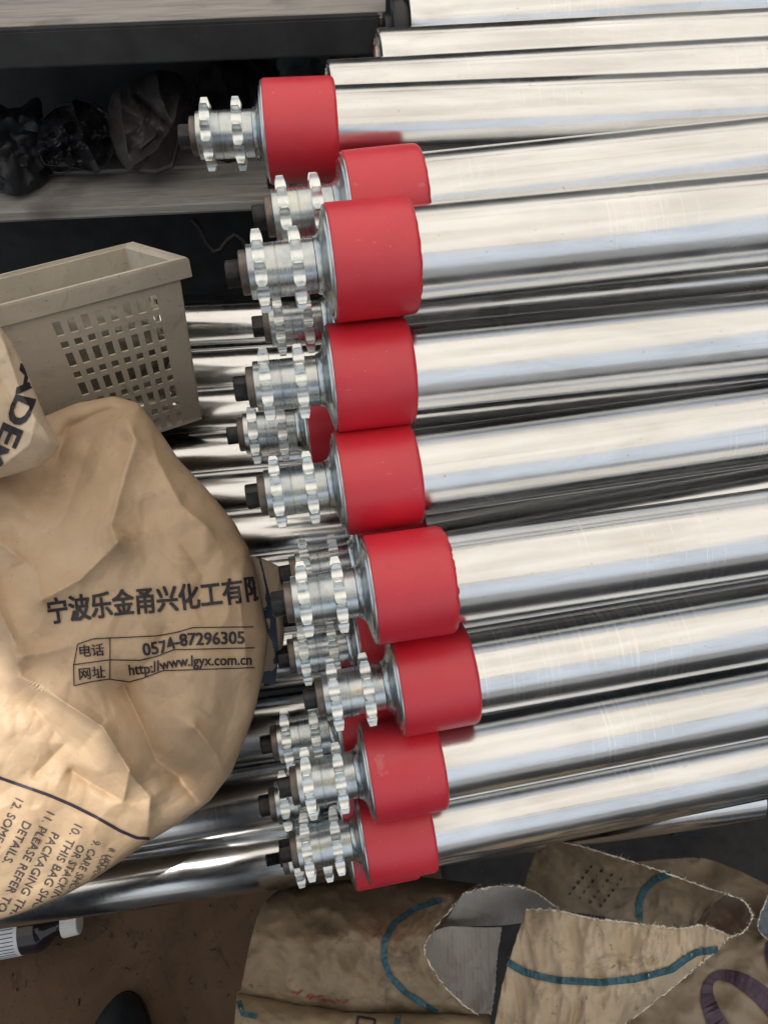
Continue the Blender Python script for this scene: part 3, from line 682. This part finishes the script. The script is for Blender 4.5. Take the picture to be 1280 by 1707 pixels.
# torn sacks at the lower right -----------------------------------------
class Sheet:
    "smooth patch through a grid of (px, py, Z) points"
    def __init__(s, rows, nu=60, nv=40, amp=2.0, seed=0, ns=1.0, stretch=(1, 1), torn=()):
        G = np.array(rows, float); s.G = G; R, Cn, _ = G.shape
        def cr(A, n):
            m = len(A); out = []
            for t in np.linspace(0, m - 1, n):
                i = min(int(t), m - 2); f = t - i; p0, p1, p2, p3 = A[max(i - 1, 0)], A[i], A[i + 1], A[min(i + 2, m - 1)]
                out.append(.5 * ((2 * p1) + (-p0 + p2) * f + (2 * p0 - 5 * p1 + 4 * p2 - p3) * f ** 2 + (-p0 + 3 * p1 - 3 * p2 + p3) * f ** 3))
            return np.array(out)
        T = cr(G, nv); T = np.array([cr(r, nu) for r in T])
        for a in range(nv):
            for b in range(nu):
                x, y = T[a, b, 0] * stretch[0], T[a, b, 1] * stretch[1]
                T[a, b, 2] += 2.0 * amp * vor(x / 50, y / 50, seed); T[a, b, 2] -= 2.0 * amp * (3 * mnoise.noise(Vector((x / 70 * ns, y / 70 * ns, seed))) - 2.5 * abs(mnoise.noise(Vector((x / 40 * ns, y / 40 * ns, seed + 5)))) + .9 * abs(mnoise.noise(Vector((x / 14, y / 14, seed + 2)))))
        jit = lambda i, k: 2.6 * mnoise.noise(Vector((i * .55, k, seed))) + 1.6 * mnoise.noise(Vector((i * 1.7, k, seed)))
        for e in torn:
            for i in range(nu if e in 'tb' else nv):
                c = {'t': (0, i), 'b': (nv - 1, i), 'l': (i, 0), 'r': (i, nu - 1)}[e]; T[c][0] += jit(i, 1) * (.4 if e in 'tb' else 1); T[c][1] += jit(i, 2)
        s.T, s.nu, s.nv = T, nu, nv
    def mesh(s, name, th=.0007):
        V = [P(*q) for q in s.T.reshape(-1, 3)]; Fc = []
        for a in range(s.nv - 1):
            for b in range(s.nu - 1): Fc.append((a * s.nu + b, a * s.nu + b + 1, (a + 1) * s.nu + b + 1, (a + 1) * s.nu + b))
        me = mesh(name, V, Fc); return me
    def edge(s, e):
        T = s.T; return [P(*q[:2], q[2] - .6) for q in {'t': T[0], 'b': T[-1], 'l': T[:, 0], 'r': T[:, -1]}[e]]
    def world(s, x, y, off):
        Q = s.T.reshape(-1, 3); out = []
        for a, b in zip(x, y):
            dd = (Q[:, 0] - a) ** 2 + (Q[:, 1] - b) ** 2; i = np.argpartition(dd, 4)[:4]; w_ = 1 / (dd[i] + .5); z = (Q[i, 2] * w_).sum() / w_.sum()
            out.append(P(a, b, z - off - .5))
        return out
def sheet_obj(name, sh, mat, parent=None, torn=(), th=.0009):
    me = sh.mesh(name); o = obj(name, me, mat, parent)
    so_ = o.modifiers.new('thickness', 'SOLIDIFY'); so_.thickness = th; so_.offset = 1
    for e in torn:
        pts = sh.edge(e); n = len(pts); V, Fc = tube_path(pts, .0005, 5)
        V = [v + Vector((random.uniform(-1, 1), random.uniform(-1, 1), random.uniform(-1, 1))) * .0007 for v in V]
        # loose fibres
        for k in range(n * 2):
            p = pts[random.randrange(n)]; q = p + Vector((random.uniform(-1, 1), random.uniform(-1, 1), random.uniform(-.3, 1))) * .0032
            b0 = len(V); w_ = Vector((random.uniform(-1, 1), random.uniform(-1, 1), 0)) * .00016; V += [p - w_, p + w_, q]; Fc.append((b0, b0 + 1, b0 + 2))
        obj('torn_edge', mesh('torn_edge', V, Fc), TORN, o)
    return o

# sack P: dirty kraft, torn open on its right
p1 = Sheet([[(470, 1478, 720), (540, 1470, 718), (620, 1462, 715), (700, 1462, 712), (800, 1474, 708)],
            [(437, 1510, 680), (530, 1505, 675), (620, 1500, 672), (700, 1497, 668), (772, 1492, 665)],
            [(420, 1560, 648), (515, 1555, 640), (615, 1550, 634), (682, 1548, 632), (722, 1552, 634)],
            [(410, 1605, 636), (510, 1605, 622), (610, 1602, 616), (670, 1602, 618), (709, 1592, 622)],
            [(402, 1648, 636), (505, 1658, 622), (605, 1664, 618), (690, 1664, 618), (750, 1654, 620)],
            [(398, 1655, 640), (505, 1676, 632), (600, 1688, 630), (700, 1690, 628), (797, 1692, 626)]], 90, 60, 2.0, 3, torn='r')
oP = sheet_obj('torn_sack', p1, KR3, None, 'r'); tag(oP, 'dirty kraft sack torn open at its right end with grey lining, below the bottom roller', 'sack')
p2 = Sheet([[(396, 1652, 644), (505, 1672, 640), (600, 1684, 638), (700, 1687, 636), (815, 1690, 634)],
            [(392, 1690, 618), (505, 1700, 612), (600, 1705, 610), (700, 1705, 610), (818, 1710, 612)],
            [(385, 1790, 600), (505, 1790, 596), (600, 1790, 595), (700, 1790, 596), (820, 1790, 600)]], 70, 40, 1.4, 8)
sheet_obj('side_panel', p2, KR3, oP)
p3 = Sheet([[(705, 1560, 662), (745, 1545, 668), (795, 1546, 670), (836, 1546, 664)], [(705, 1610, 655), (745, 1600, 664), (790, 1600, 666), (828, 1600, 660)],
            [(730, 1660, 650), (760, 1650, 656), (795, 1655, 658), (824, 1655, 652)], [(760, 1700, 645), (780, 1694, 648), (800, 1693, 648), (818, 1692, 646)]], 50, 50, .8, 12, torn='r')
sheet_obj('lining', p3, LIN, oP)
p4 = Sheet([[(771, 1490, 652), (800, 1482, 648), (845, 1476, 644), (885, 1484, 644), (932, 1516, 648)], [(752, 1520, 668), (790, 1512, 664), (845, 1505, 660), (890, 1508, 658), (925, 1524, 658)],
            [(735, 1548, 690), (790, 1544, 690), (845, 1542, 688), (890, 1535, 684), (915, 1532, 680)]], 60, 36, 1.0, 15, torn='t')
sheet_obj('lining', p4, LIN, oP, 't')
stroke([(735, 1500), (690, 1515), (655, 1540), (641, 1570), (640, 1600), (650, 1628), (675, 1655), (705, 1674), (728, 1688)], 10, p1, oP, INKB, 'printed_band')
rs = random.Random(3)
for k in range(9):                                            # worn, unreadable red brush marks
    x0, y0 = 492 + k * 10 + rs.uniform(-3, 3), 1655 + k * 2.0 + rs.uniform(-3, 3)
    stroke([(x0 - 5, y0 + rs.uniform(-7, 7)), (x0, y0), (x0 + 6, y0 + rs.uniform(-7, 7))], rs.uniform(1.5, 3.2), p1, oP, INKR, 'brush_mark')
stroke([(398, 1668), (405, 1690), (428, 1694)], 9, p2, oP, INKB, 'printed_band'); stroke([(594, 1716), (597, 1694), (626, 1699), (621, 1718)], 4, p2, oP, INKP, 'printed_band'); stroke([(664, 1692), (660, 1716)], 9, p2, oP, INKB, 'printed_band')

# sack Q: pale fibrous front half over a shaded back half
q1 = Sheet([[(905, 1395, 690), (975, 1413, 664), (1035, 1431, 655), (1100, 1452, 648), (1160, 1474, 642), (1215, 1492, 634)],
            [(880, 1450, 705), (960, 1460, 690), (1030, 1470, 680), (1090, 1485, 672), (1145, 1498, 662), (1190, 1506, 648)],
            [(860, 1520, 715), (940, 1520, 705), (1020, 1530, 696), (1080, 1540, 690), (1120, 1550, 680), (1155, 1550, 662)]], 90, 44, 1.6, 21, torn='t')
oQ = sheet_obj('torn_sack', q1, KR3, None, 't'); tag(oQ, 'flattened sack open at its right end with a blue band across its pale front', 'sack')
q2 = Sheet([[(876, 1516, 628), (930, 1518, 612), (980, 1530, 600), (1040, 1537, 594), (1090, 1543, 592), (1128, 1548, 598), (1172, 1543, 600), (1216, 1560, 612)],
            [(862, 1560, 622), (920, 1565, 606), (980, 1575, 594), (1040, 1578, 588), (1085, 1580, 586), (1125, 1582, 590), (1160, 1578, 598), (1193, 1584, 608)],
            [(846, 1608, 616), (905, 1615, 600), (970, 1622, 588), (1025, 1622, 582), (1070, 1620, 582), (1105, 1618, 586), (1135, 1614, 594), (1160, 1612, 603)],
            [(832, 1665, 610), (890, 1668, 594), (945, 1668, 584), (990, 1665, 580), (1030, 1660, 580), (1062, 1656, 584), (1090, 1652, 590), (1112, 1652, 600)],
            [(815, 1760, 605), (870, 1760, 590), (920, 1755, 580), (950, 1745, 576), (975, 1735, 576), (1000, 1725, 580), (1020, 1718, 586), (1040, 1708, 596)]], 110, 80, 1.5, 25, ns=1.4, stretch=(1.6, .5), torn='tr')
sheet_obj('front_panel', q2, KR4, oQ, 'tr')
q3 = Sheet([[(1212, 1491, 630), (1240, 1503, 628), (1254, 1528, 626)], [(1182, 1512, 655), (1215, 1528, 650), (1240, 1552, 630)], [(1150, 1552, 660), (1185, 1556, 640), (1217, 1562, 618)]], 30, 30, .8, 31, torn='tr')
sheet_obj('inner_side', q3, simple('inner_paper', (.13, .09, .07), .8), oQ, 'tr')
stroke([(846, 1604), (872, 1620), (900, 1628), (930, 1634), (1000, 1638), (1060, 1632), (1120, 1616), (1138, 1602), (1160, 1588), (1196, 1583)], 12, q2, oQ, INKB, 'printed_band')
stroke([(1066, 1535), (1064, 1508), (1074, 1482), (1092, 1466), (1118, 1457)], 11, q1, oQ, INKB, 'printed_band')

for k in range(4):                                            # rows of faint print worn past reading
    for q in range(6):
        x0, y0 = 948 + k * 17 + q * 7, 1492 + k * 7 - q * 9
        stroke([(x0, y0), (x0 + 2 + rs.uniform(0, 2), y0 - 3 - rs.uniform(0, 3))], rs.uniform(1.5, 4), q1, oQ, INK, 'worn_print')

# sack R: smooth brown sack at the right edge
r1 = Sheet([[(1030, 1440, 790), (1120, 1430, 790), (1190, 1435, 780), (1300, 1485, 760), (1400, 1540, 750)],
            [(1000, 1560, 740), (1110, 1550, 738), (1200, 1540, 730), (1300, 1545, 722), (1400, 1560, 715)],
            [(980, 1660, 700), (1100, 1650, 700), (1200, 1640, 695), (1300, 1640, 690), (1400, 1645, 686)],
            [(960, 1800, 650), (1100, 1800, 650), (1200, 1800, 650), (1300, 1800, 648), (1400, 1800, 646)]], 80, 80, 1.2, 41)
oR = sheet_obj('torn_sack', r1, KR5); tag(oR, 'smooth brown sack with a big purple letter O, in the lower right corner', 'sack')
# purple O as a ring of varying thickness
def ring(cx, cy, a, b, rot, w0, surf, parent, mat):
    n = 60; x = []; y = []; t = np.linspace(0, 2 * np.pi, n, endpoint=False)
    for s_ in (1, 0):
        aa = a - (0 if s_ else w0 * .55); bb = b - (0 if s_ else w0 * 1.25)
        u, v = aa * np.cos(t), bb * np.sin(t); x.append(cx + u * math.cos(rot) - v * math.sin(rot)); y.append(cy + u * math.sin(rot) + v * math.cos(rot))
    X_, Y_ = np.concatenate(x), np.concatenate(y); add_print(X_, Y_, [(i, (i + 1) % n, n + (i + 1) % n, n + i) for i in range(n)], surf, parent, mat, 'printed_letter')
ring(1252, 1708, 108, 62, math.radians(50), 26, r1, oR, INKV)
ring(1330, 1600, 62, 50, math.radians(50), 22, r1, oR, INKV)
r2 = Sheet([[(1280, 1492, 715), (1300, 1500, 715), (1400, 1510, 715)], [(1262, 1543, 700), (1300, 1545, 700), (1400, 1550, 700)], [(1281, 1568, 690), (1310, 1580, 690), (1400, 1600, 690)]], 30, 30, .5, 44)
oT = sheet_obj('torn_patch', r2, simple('blue_film', (.10, .14, .18), .3), oR, 'l')

# ------------------------------------------------------------------ floor and things on it
def plane(name, x0, x1, y0, y1, z, mat, kind='structure'):
    o = obj(name, mesh(name, [(x0, y0, z), (x1, y0, z), (x1, y1, z), (x0, y1, z)], [(0, 1, 2, 3)], smooth=False), mat); return tag(o, kind=kind)
plane('ground', -60, 60, -80, 60, 0, FLOOR)
yd = plane('paving', -40, 40, -60, -1.7, .004, simple('pale_paving', (.15, .15, .15), .8, 0, .2, 3, 0))
# cardboard laid on the floor
bm = bmesh.new(); box(bm, (-.42, .10, .006), (1.1, .62, .005), Matrix.Rotation(.12, 4, 'Z')); o = obj('cardboard_sheet', bm_me('cardboard_sheet', bm), CARD)
tag(o, 'flat brown cardboard sheet on the floor under the bottle', 'cardboard')
# grit and shavings nobody could count
rg = random.Random(5); V = []; Fc = []
for k in range(520):
    x, y = rg.uniform(-.75, .35), rg.uniform(-.12, .42); l = rg.uniform(.0008, .006); h = rg.uniform(.0005, .0025); a = rg.uniform(0, 6.3); z = .0088
    b0_ = len(V); c_, s_ = math.cos(a), math.sin(a)
    for (u, v_, w_) in ((-l, -l * .4, 0), (l, -l * .3, 0), (l * .8, l * .4, 0), (-l * .9, l * .3, 0), (0, 0, h)): V.append((x + u * c_ - v_ * s_, y + u * s_ + v_ * c_, z + w_))
    Fc += [(b0_, b0_ + 1, b0_ + 4), (b0_ + 1, b0_ + 2, b0_ + 4), (b0_ + 2, b0_ + 3, b0_ + 4), (b0_ + 3, b0_, b0_ + 4)]
tag(obj('grit', mesh('grit', V, Fc, smooth=False), simple('grit', (.05, .04, .032), .8, 0, .8, 300)), kind='stuff')
# bottle lying down
def floor_pt(px, py, z=0):
    d_ = (P(px, py, 1000) - CAM); return CAM + d_ * ((z - CAMZ) / d_.z)
b0, b1 = floor_pt(134, 1535, .06), floor_pt(-60, 1570, .06)
bt = empty('bottle', b0); bt.rotation_euler = axis_frame(b0, b1, 0).to_euler(); tag(bt, 'small dark glass bottle with white ribbed cap and white label, lying on the floor', 'bottle')
obj('body', lathe_me('body', [(20, 10), (26, 11.5), (34, 15), (44, 25), (52, 30), (58, 31), (190, 31), (196, 28), (197, 1)], 56, 40), GLASS, bt)
obj('label_paper', lathe_me('label_paper', [(78, 31.2), (78, 31.5), (165, 31.5), (165, 31.2)], 56, 30), PAPR, bt)
cp = []
V = []; Fc = []; n = 72
for xx, rr_ in ((0, .1), (0, 15), (1, 17), (22, 18.4), (23.5, 18), (23.5, 10)):
    for i in range(n): r_ = rr_ + (.5 if i % 2 and 1 <= xx <= 22 else 0); a = 2 * math.pi * i / n; V.append((xx / 1000, r_ * math.cos(a) / 1000, r_ * math.sin(a) / 1000))
for k in range(5):
    for i in range(n): j = (i + 1) % n; Fc.append((k * n + i, k * n + j, (k + 1) * n + j, (k + 1) * n + i))
obj('cap', mesh('cap', V, Fc, smooth=False), WHITE, bt)
bm = bmesh.new()
for li in range(9):                                                        # tiny lines of label print
    a = math.radians(-50 + li * 10)
    for (xa, xb) in ((83, 110 + (li * 7) % 14), (124 + (li * 7) % 14, 168 - (li * 5) % 17)):
        for q in range(1):
            c = Matrix.Rotation(a, 4, 'X'); box(bm, ((xa + xb) / 2000, 0, .0316), ((xb - xa) / 1000, .0012, .0002), c)
lp = obj('label_print', bm_me('label_print', bm), INK, bt); lp.rotation_euler = (math.radians(-35), 0, 0)

# shoe of the person standing at the bottom edge
sc_ = floor_pt(210, 1718)
pn = empty('person', (-.25, -.2, 0)); tag(pn, 'person in dark work clothes standing at the pile, only a black shoe toe in view', 'person')
st = empty('shoe'); st.parent = pn; st.location = sc_ - pn.location; st.scale = (1.12, 1.1, 1.1)
st2 = empty('shoe'); st2.parent = pn; st2.location = Vector((-.10, -.16, 0)) - pn.location
def shoe_mesh(top=True):
    V = []; Fc = []; n = 40; K = 16
    for k in range(K + 1):
        h = k / K
        for i in range(n):
            a = 2 * math.pi * i / n; yy = math.sin(a); xx = math.cos(a)
            wd_ = .049 * (1 - .22 * max(0, -yy)); ln = .14
            s_ = (1 - h ** 2.3) ** .5 if top else 1 - .03 * h
            V.append((xx * wd_ * s_, yy * ln * (s_ if top else 1) - .10 + (.0 if yy > 0 else -.0), (.018 + h * .055) if top else h * .022))
    for k in range(K):
        for i in range(n): j = (i + 1) % n; Fc.append((k * n + i, k * n + j, (k + 1) * n + j, (k + 1) * n + i))
    return mesh('upper' if top else 'sole', V, Fc)
obj('upper', shoe_mesh(True), SHOE, st)
so2 = obj('sole', shoe_mesh(False), BLK, st); so2.scale = (1.06, 1.03, 1)
o = obj('upper', st.children[0].data, SHOE, st2); o = obj('sole', so2.data, BLK, st2); o.scale = (1.06, 1.03, 1)
V, Fc = text_me('8', 20); lg = obj('logo', mesh('logo', [(x / 1000, y / 1000, 0) for x, y, z in V], Fc, smooth=False), PAPR, st); lg.location = (-.006, -.045, .0752)

def skin(name, joints, edges, mat, parent, sub=2):
    me = bpy.data.meshes.new(name); me.from_pydata([j[:3] for j in joints], edges, []); o = obj(name, me, mat, parent)
    o.matrix_parent_inverse = Matrix.Translation(-Vector(parent.location))
    m = o.modifiers.new('skin', 'SKIN'); m.use_smooth_shade = True
    for v, j in zip(me.skin_vertices[0].data, joints): v.radius = (j[3], j[4] if len(j) > 4 else j[3])
    me.skin_vertices[0].data[0].use_root = True
    o.modifiers.new('sub', 'SUBSURF').levels = sub; o.modifiers['sub'].render_levels = sub; return o
fx, fy = sc_.x, sc_.y - .17
J = [(-.25, -.27, .93, .15, .11), (-.25, -.27, 1.10, .14, .10), (-.25, -.25, 1.28, .17, .11), (-.25, -.24, 1.42, .13, .08), (-.24, -.20, 1.51, .055), (-.22, -.16, 1.58, .075, .09), (-.21, -.14, 1.68, .085, .10),
     (-.34, -.25, .86, .09), (fx, -.12, .50, .065), (fx, fy, .10, .045), (-.16, -.25, .86, .09), (-.12, -.22, .50, .065), (-.10, -.31, .10, .045),
     (-.43, -.24, 1.39, .055), (-.44, -.20, 1.13, .045), (-.14, -.075, 1.235, .032), (-.07, -.24, 1.39, .055), (.09, -.26, 1.14, .045), (.115, -.085, 1.235, .032)]
skin('body', J, [(0, 1), (1, 2), (2, 3), (3, 4), (4, 5), (5, 6), (0, 7), (7, 8), (8, 9), (0, 10), (10, 11), (11, 12), (3, 13), (13, 14), (14, 15), (3, 16), (16, 17), (17, 18)], simple('dark_work_clothes', (.02, .023, .032), .85, 0, .3, 30), pn)
SKIN_ = simple('skin', (.45, .27, .19), .55, 0, .1, 40)
for sx in (-1, 1):
    hx = .115 * sx if sx > 0 else -.14
    hj = [(hx, -.075, 1.238, .026), (hx - sx * .035, -.052, 1.262, .030, .017)]; he = [(0, 1)]
    for k in range(5):
        bx = hx - sx * (.045 if k < 4 else .02); z0 = 1.245 + k * .017; n0 = len(hj)
        if k < 4: hj += [(bx, -.046, z0, .009), (bx - sx * .012, -.034, z0 + .004, .0085), (bx - sx * .016 + sx * .004, -.028, z0 + .006, .008)]
        else: hj += [(bx - sx * .01, -.062, 1.285, .011), (bx - sx * .03, -.062, 1.30, .009)]
        he += [(1, n0)] + [(i, i + 1) for i in range(n0, len(hj) - 1)]
    skin('hand', hj, he, SKIN_, pn, 1)
ph = empty('phone', (0, -.035, 1.29)); ph.rotation_euler = (math.radians(90) - PITCH, 0, 0); tag(ph, 'black phone held in both hands just behind the viewpoint', 'phone')
bm = bmesh.new(); box(bm, (0, 0, .022), (.075, .15, .008)); obj('case', bm_me('case', bm, .002), BLK, ph)
# ------------------------------------------------------------------ unseen open shed, built to shape the light and reflections
# roof hole added and shaped to let direct sun onto the sack's lower left
gap = []
for q in ((-900, 760, 560), (-60, 1040, 530), (60, 1105, 525), (190, 1215, 520), (300, 1330, 525), (250, 1415, 540), (60, 1530, 545), (-900, 1700, 545)):
    a = P(*q); k = (3.6 - a.z) / sdir.z; gap.append((a.x + sdir.x * k, a.y + sdir.y * k))
def inside(x, y):
    c = False
    for (x1, y1), (x2, y2) in zip(gap, gap[1:] + gap[:1]):
        if (y1 > y) != (y2 > y) and x < (x2 - x1) * (y - y1) / (y2 - y1) + x1: c = not c
    return c
gx = [g[0] for g in gap]; gy = [g[1] for g in gap]
xs = sorted(set(list(np.round(np.arange(-2.6, 3.01, .0625), 4)) + list(np.round(np.arange(min(gx), max(gx), .02), 4))))
ys = [-3.3] + list(np.arange(min(gy) - .02, max(gy) + .02, .02)) + [3.9]
V = [(x, y, 3.55 + .012 * math.sin(x * 2 * math.pi / .25) + (y + 3.3) * .0167) for x in xs for y in ys]
m_ = len(ys); Fc = []
for i in range(len(xs) - 1):
    for j in range(m_ - 1):
        if not inside((xs[i] + xs[i + 1]) / 2, (ys[j] + ys[j + 1]) / 2): Fc.append((i * m_ + j, (i + 1) * m_ + j, (i + 1) * m_ + j + 1, i * m_ + j + 1))
tag(obj('unseen_roof', mesh('unseen_roof', V, Fc), ROOF), kind='structure')  # out of view, built to give soft light and cream tube reflections
for y_ in (-2.9, 2.6):
    bm = bmesh.new(); box(bm, (.2, y_, 3.47 + (y_ + 3.3) * .0167), (5.8, .05, .08)); tag(obj('unseen_roof_beam', bm_me('unseen_roof_beam', bm), PAINT), kind='structure')  # out of view, put in for thin dark lines in the tube reflections
bm = bmesh.new(); box(bm, (0, 4.0, 1.8), (14, .1, 3.6)); tag(obj('unseen_back_wall', bm_me('unseen_back_wall', bm), WALL), kind='structure')  # out of view, toned to give grey reflections along the tube edges
bm = bmesh.new(); box(bm, (3.06, 1.6, 1.8), (.1, 4.7, 3.6)); tag(obj('added_side_wall', bm_me('added_side_wall', bm), simple('added_dark_wall', (.07, .072, .075), .85, 0, .3, 3, 0)), kind='structure')  # unseen dark wall added to cut the light from the right
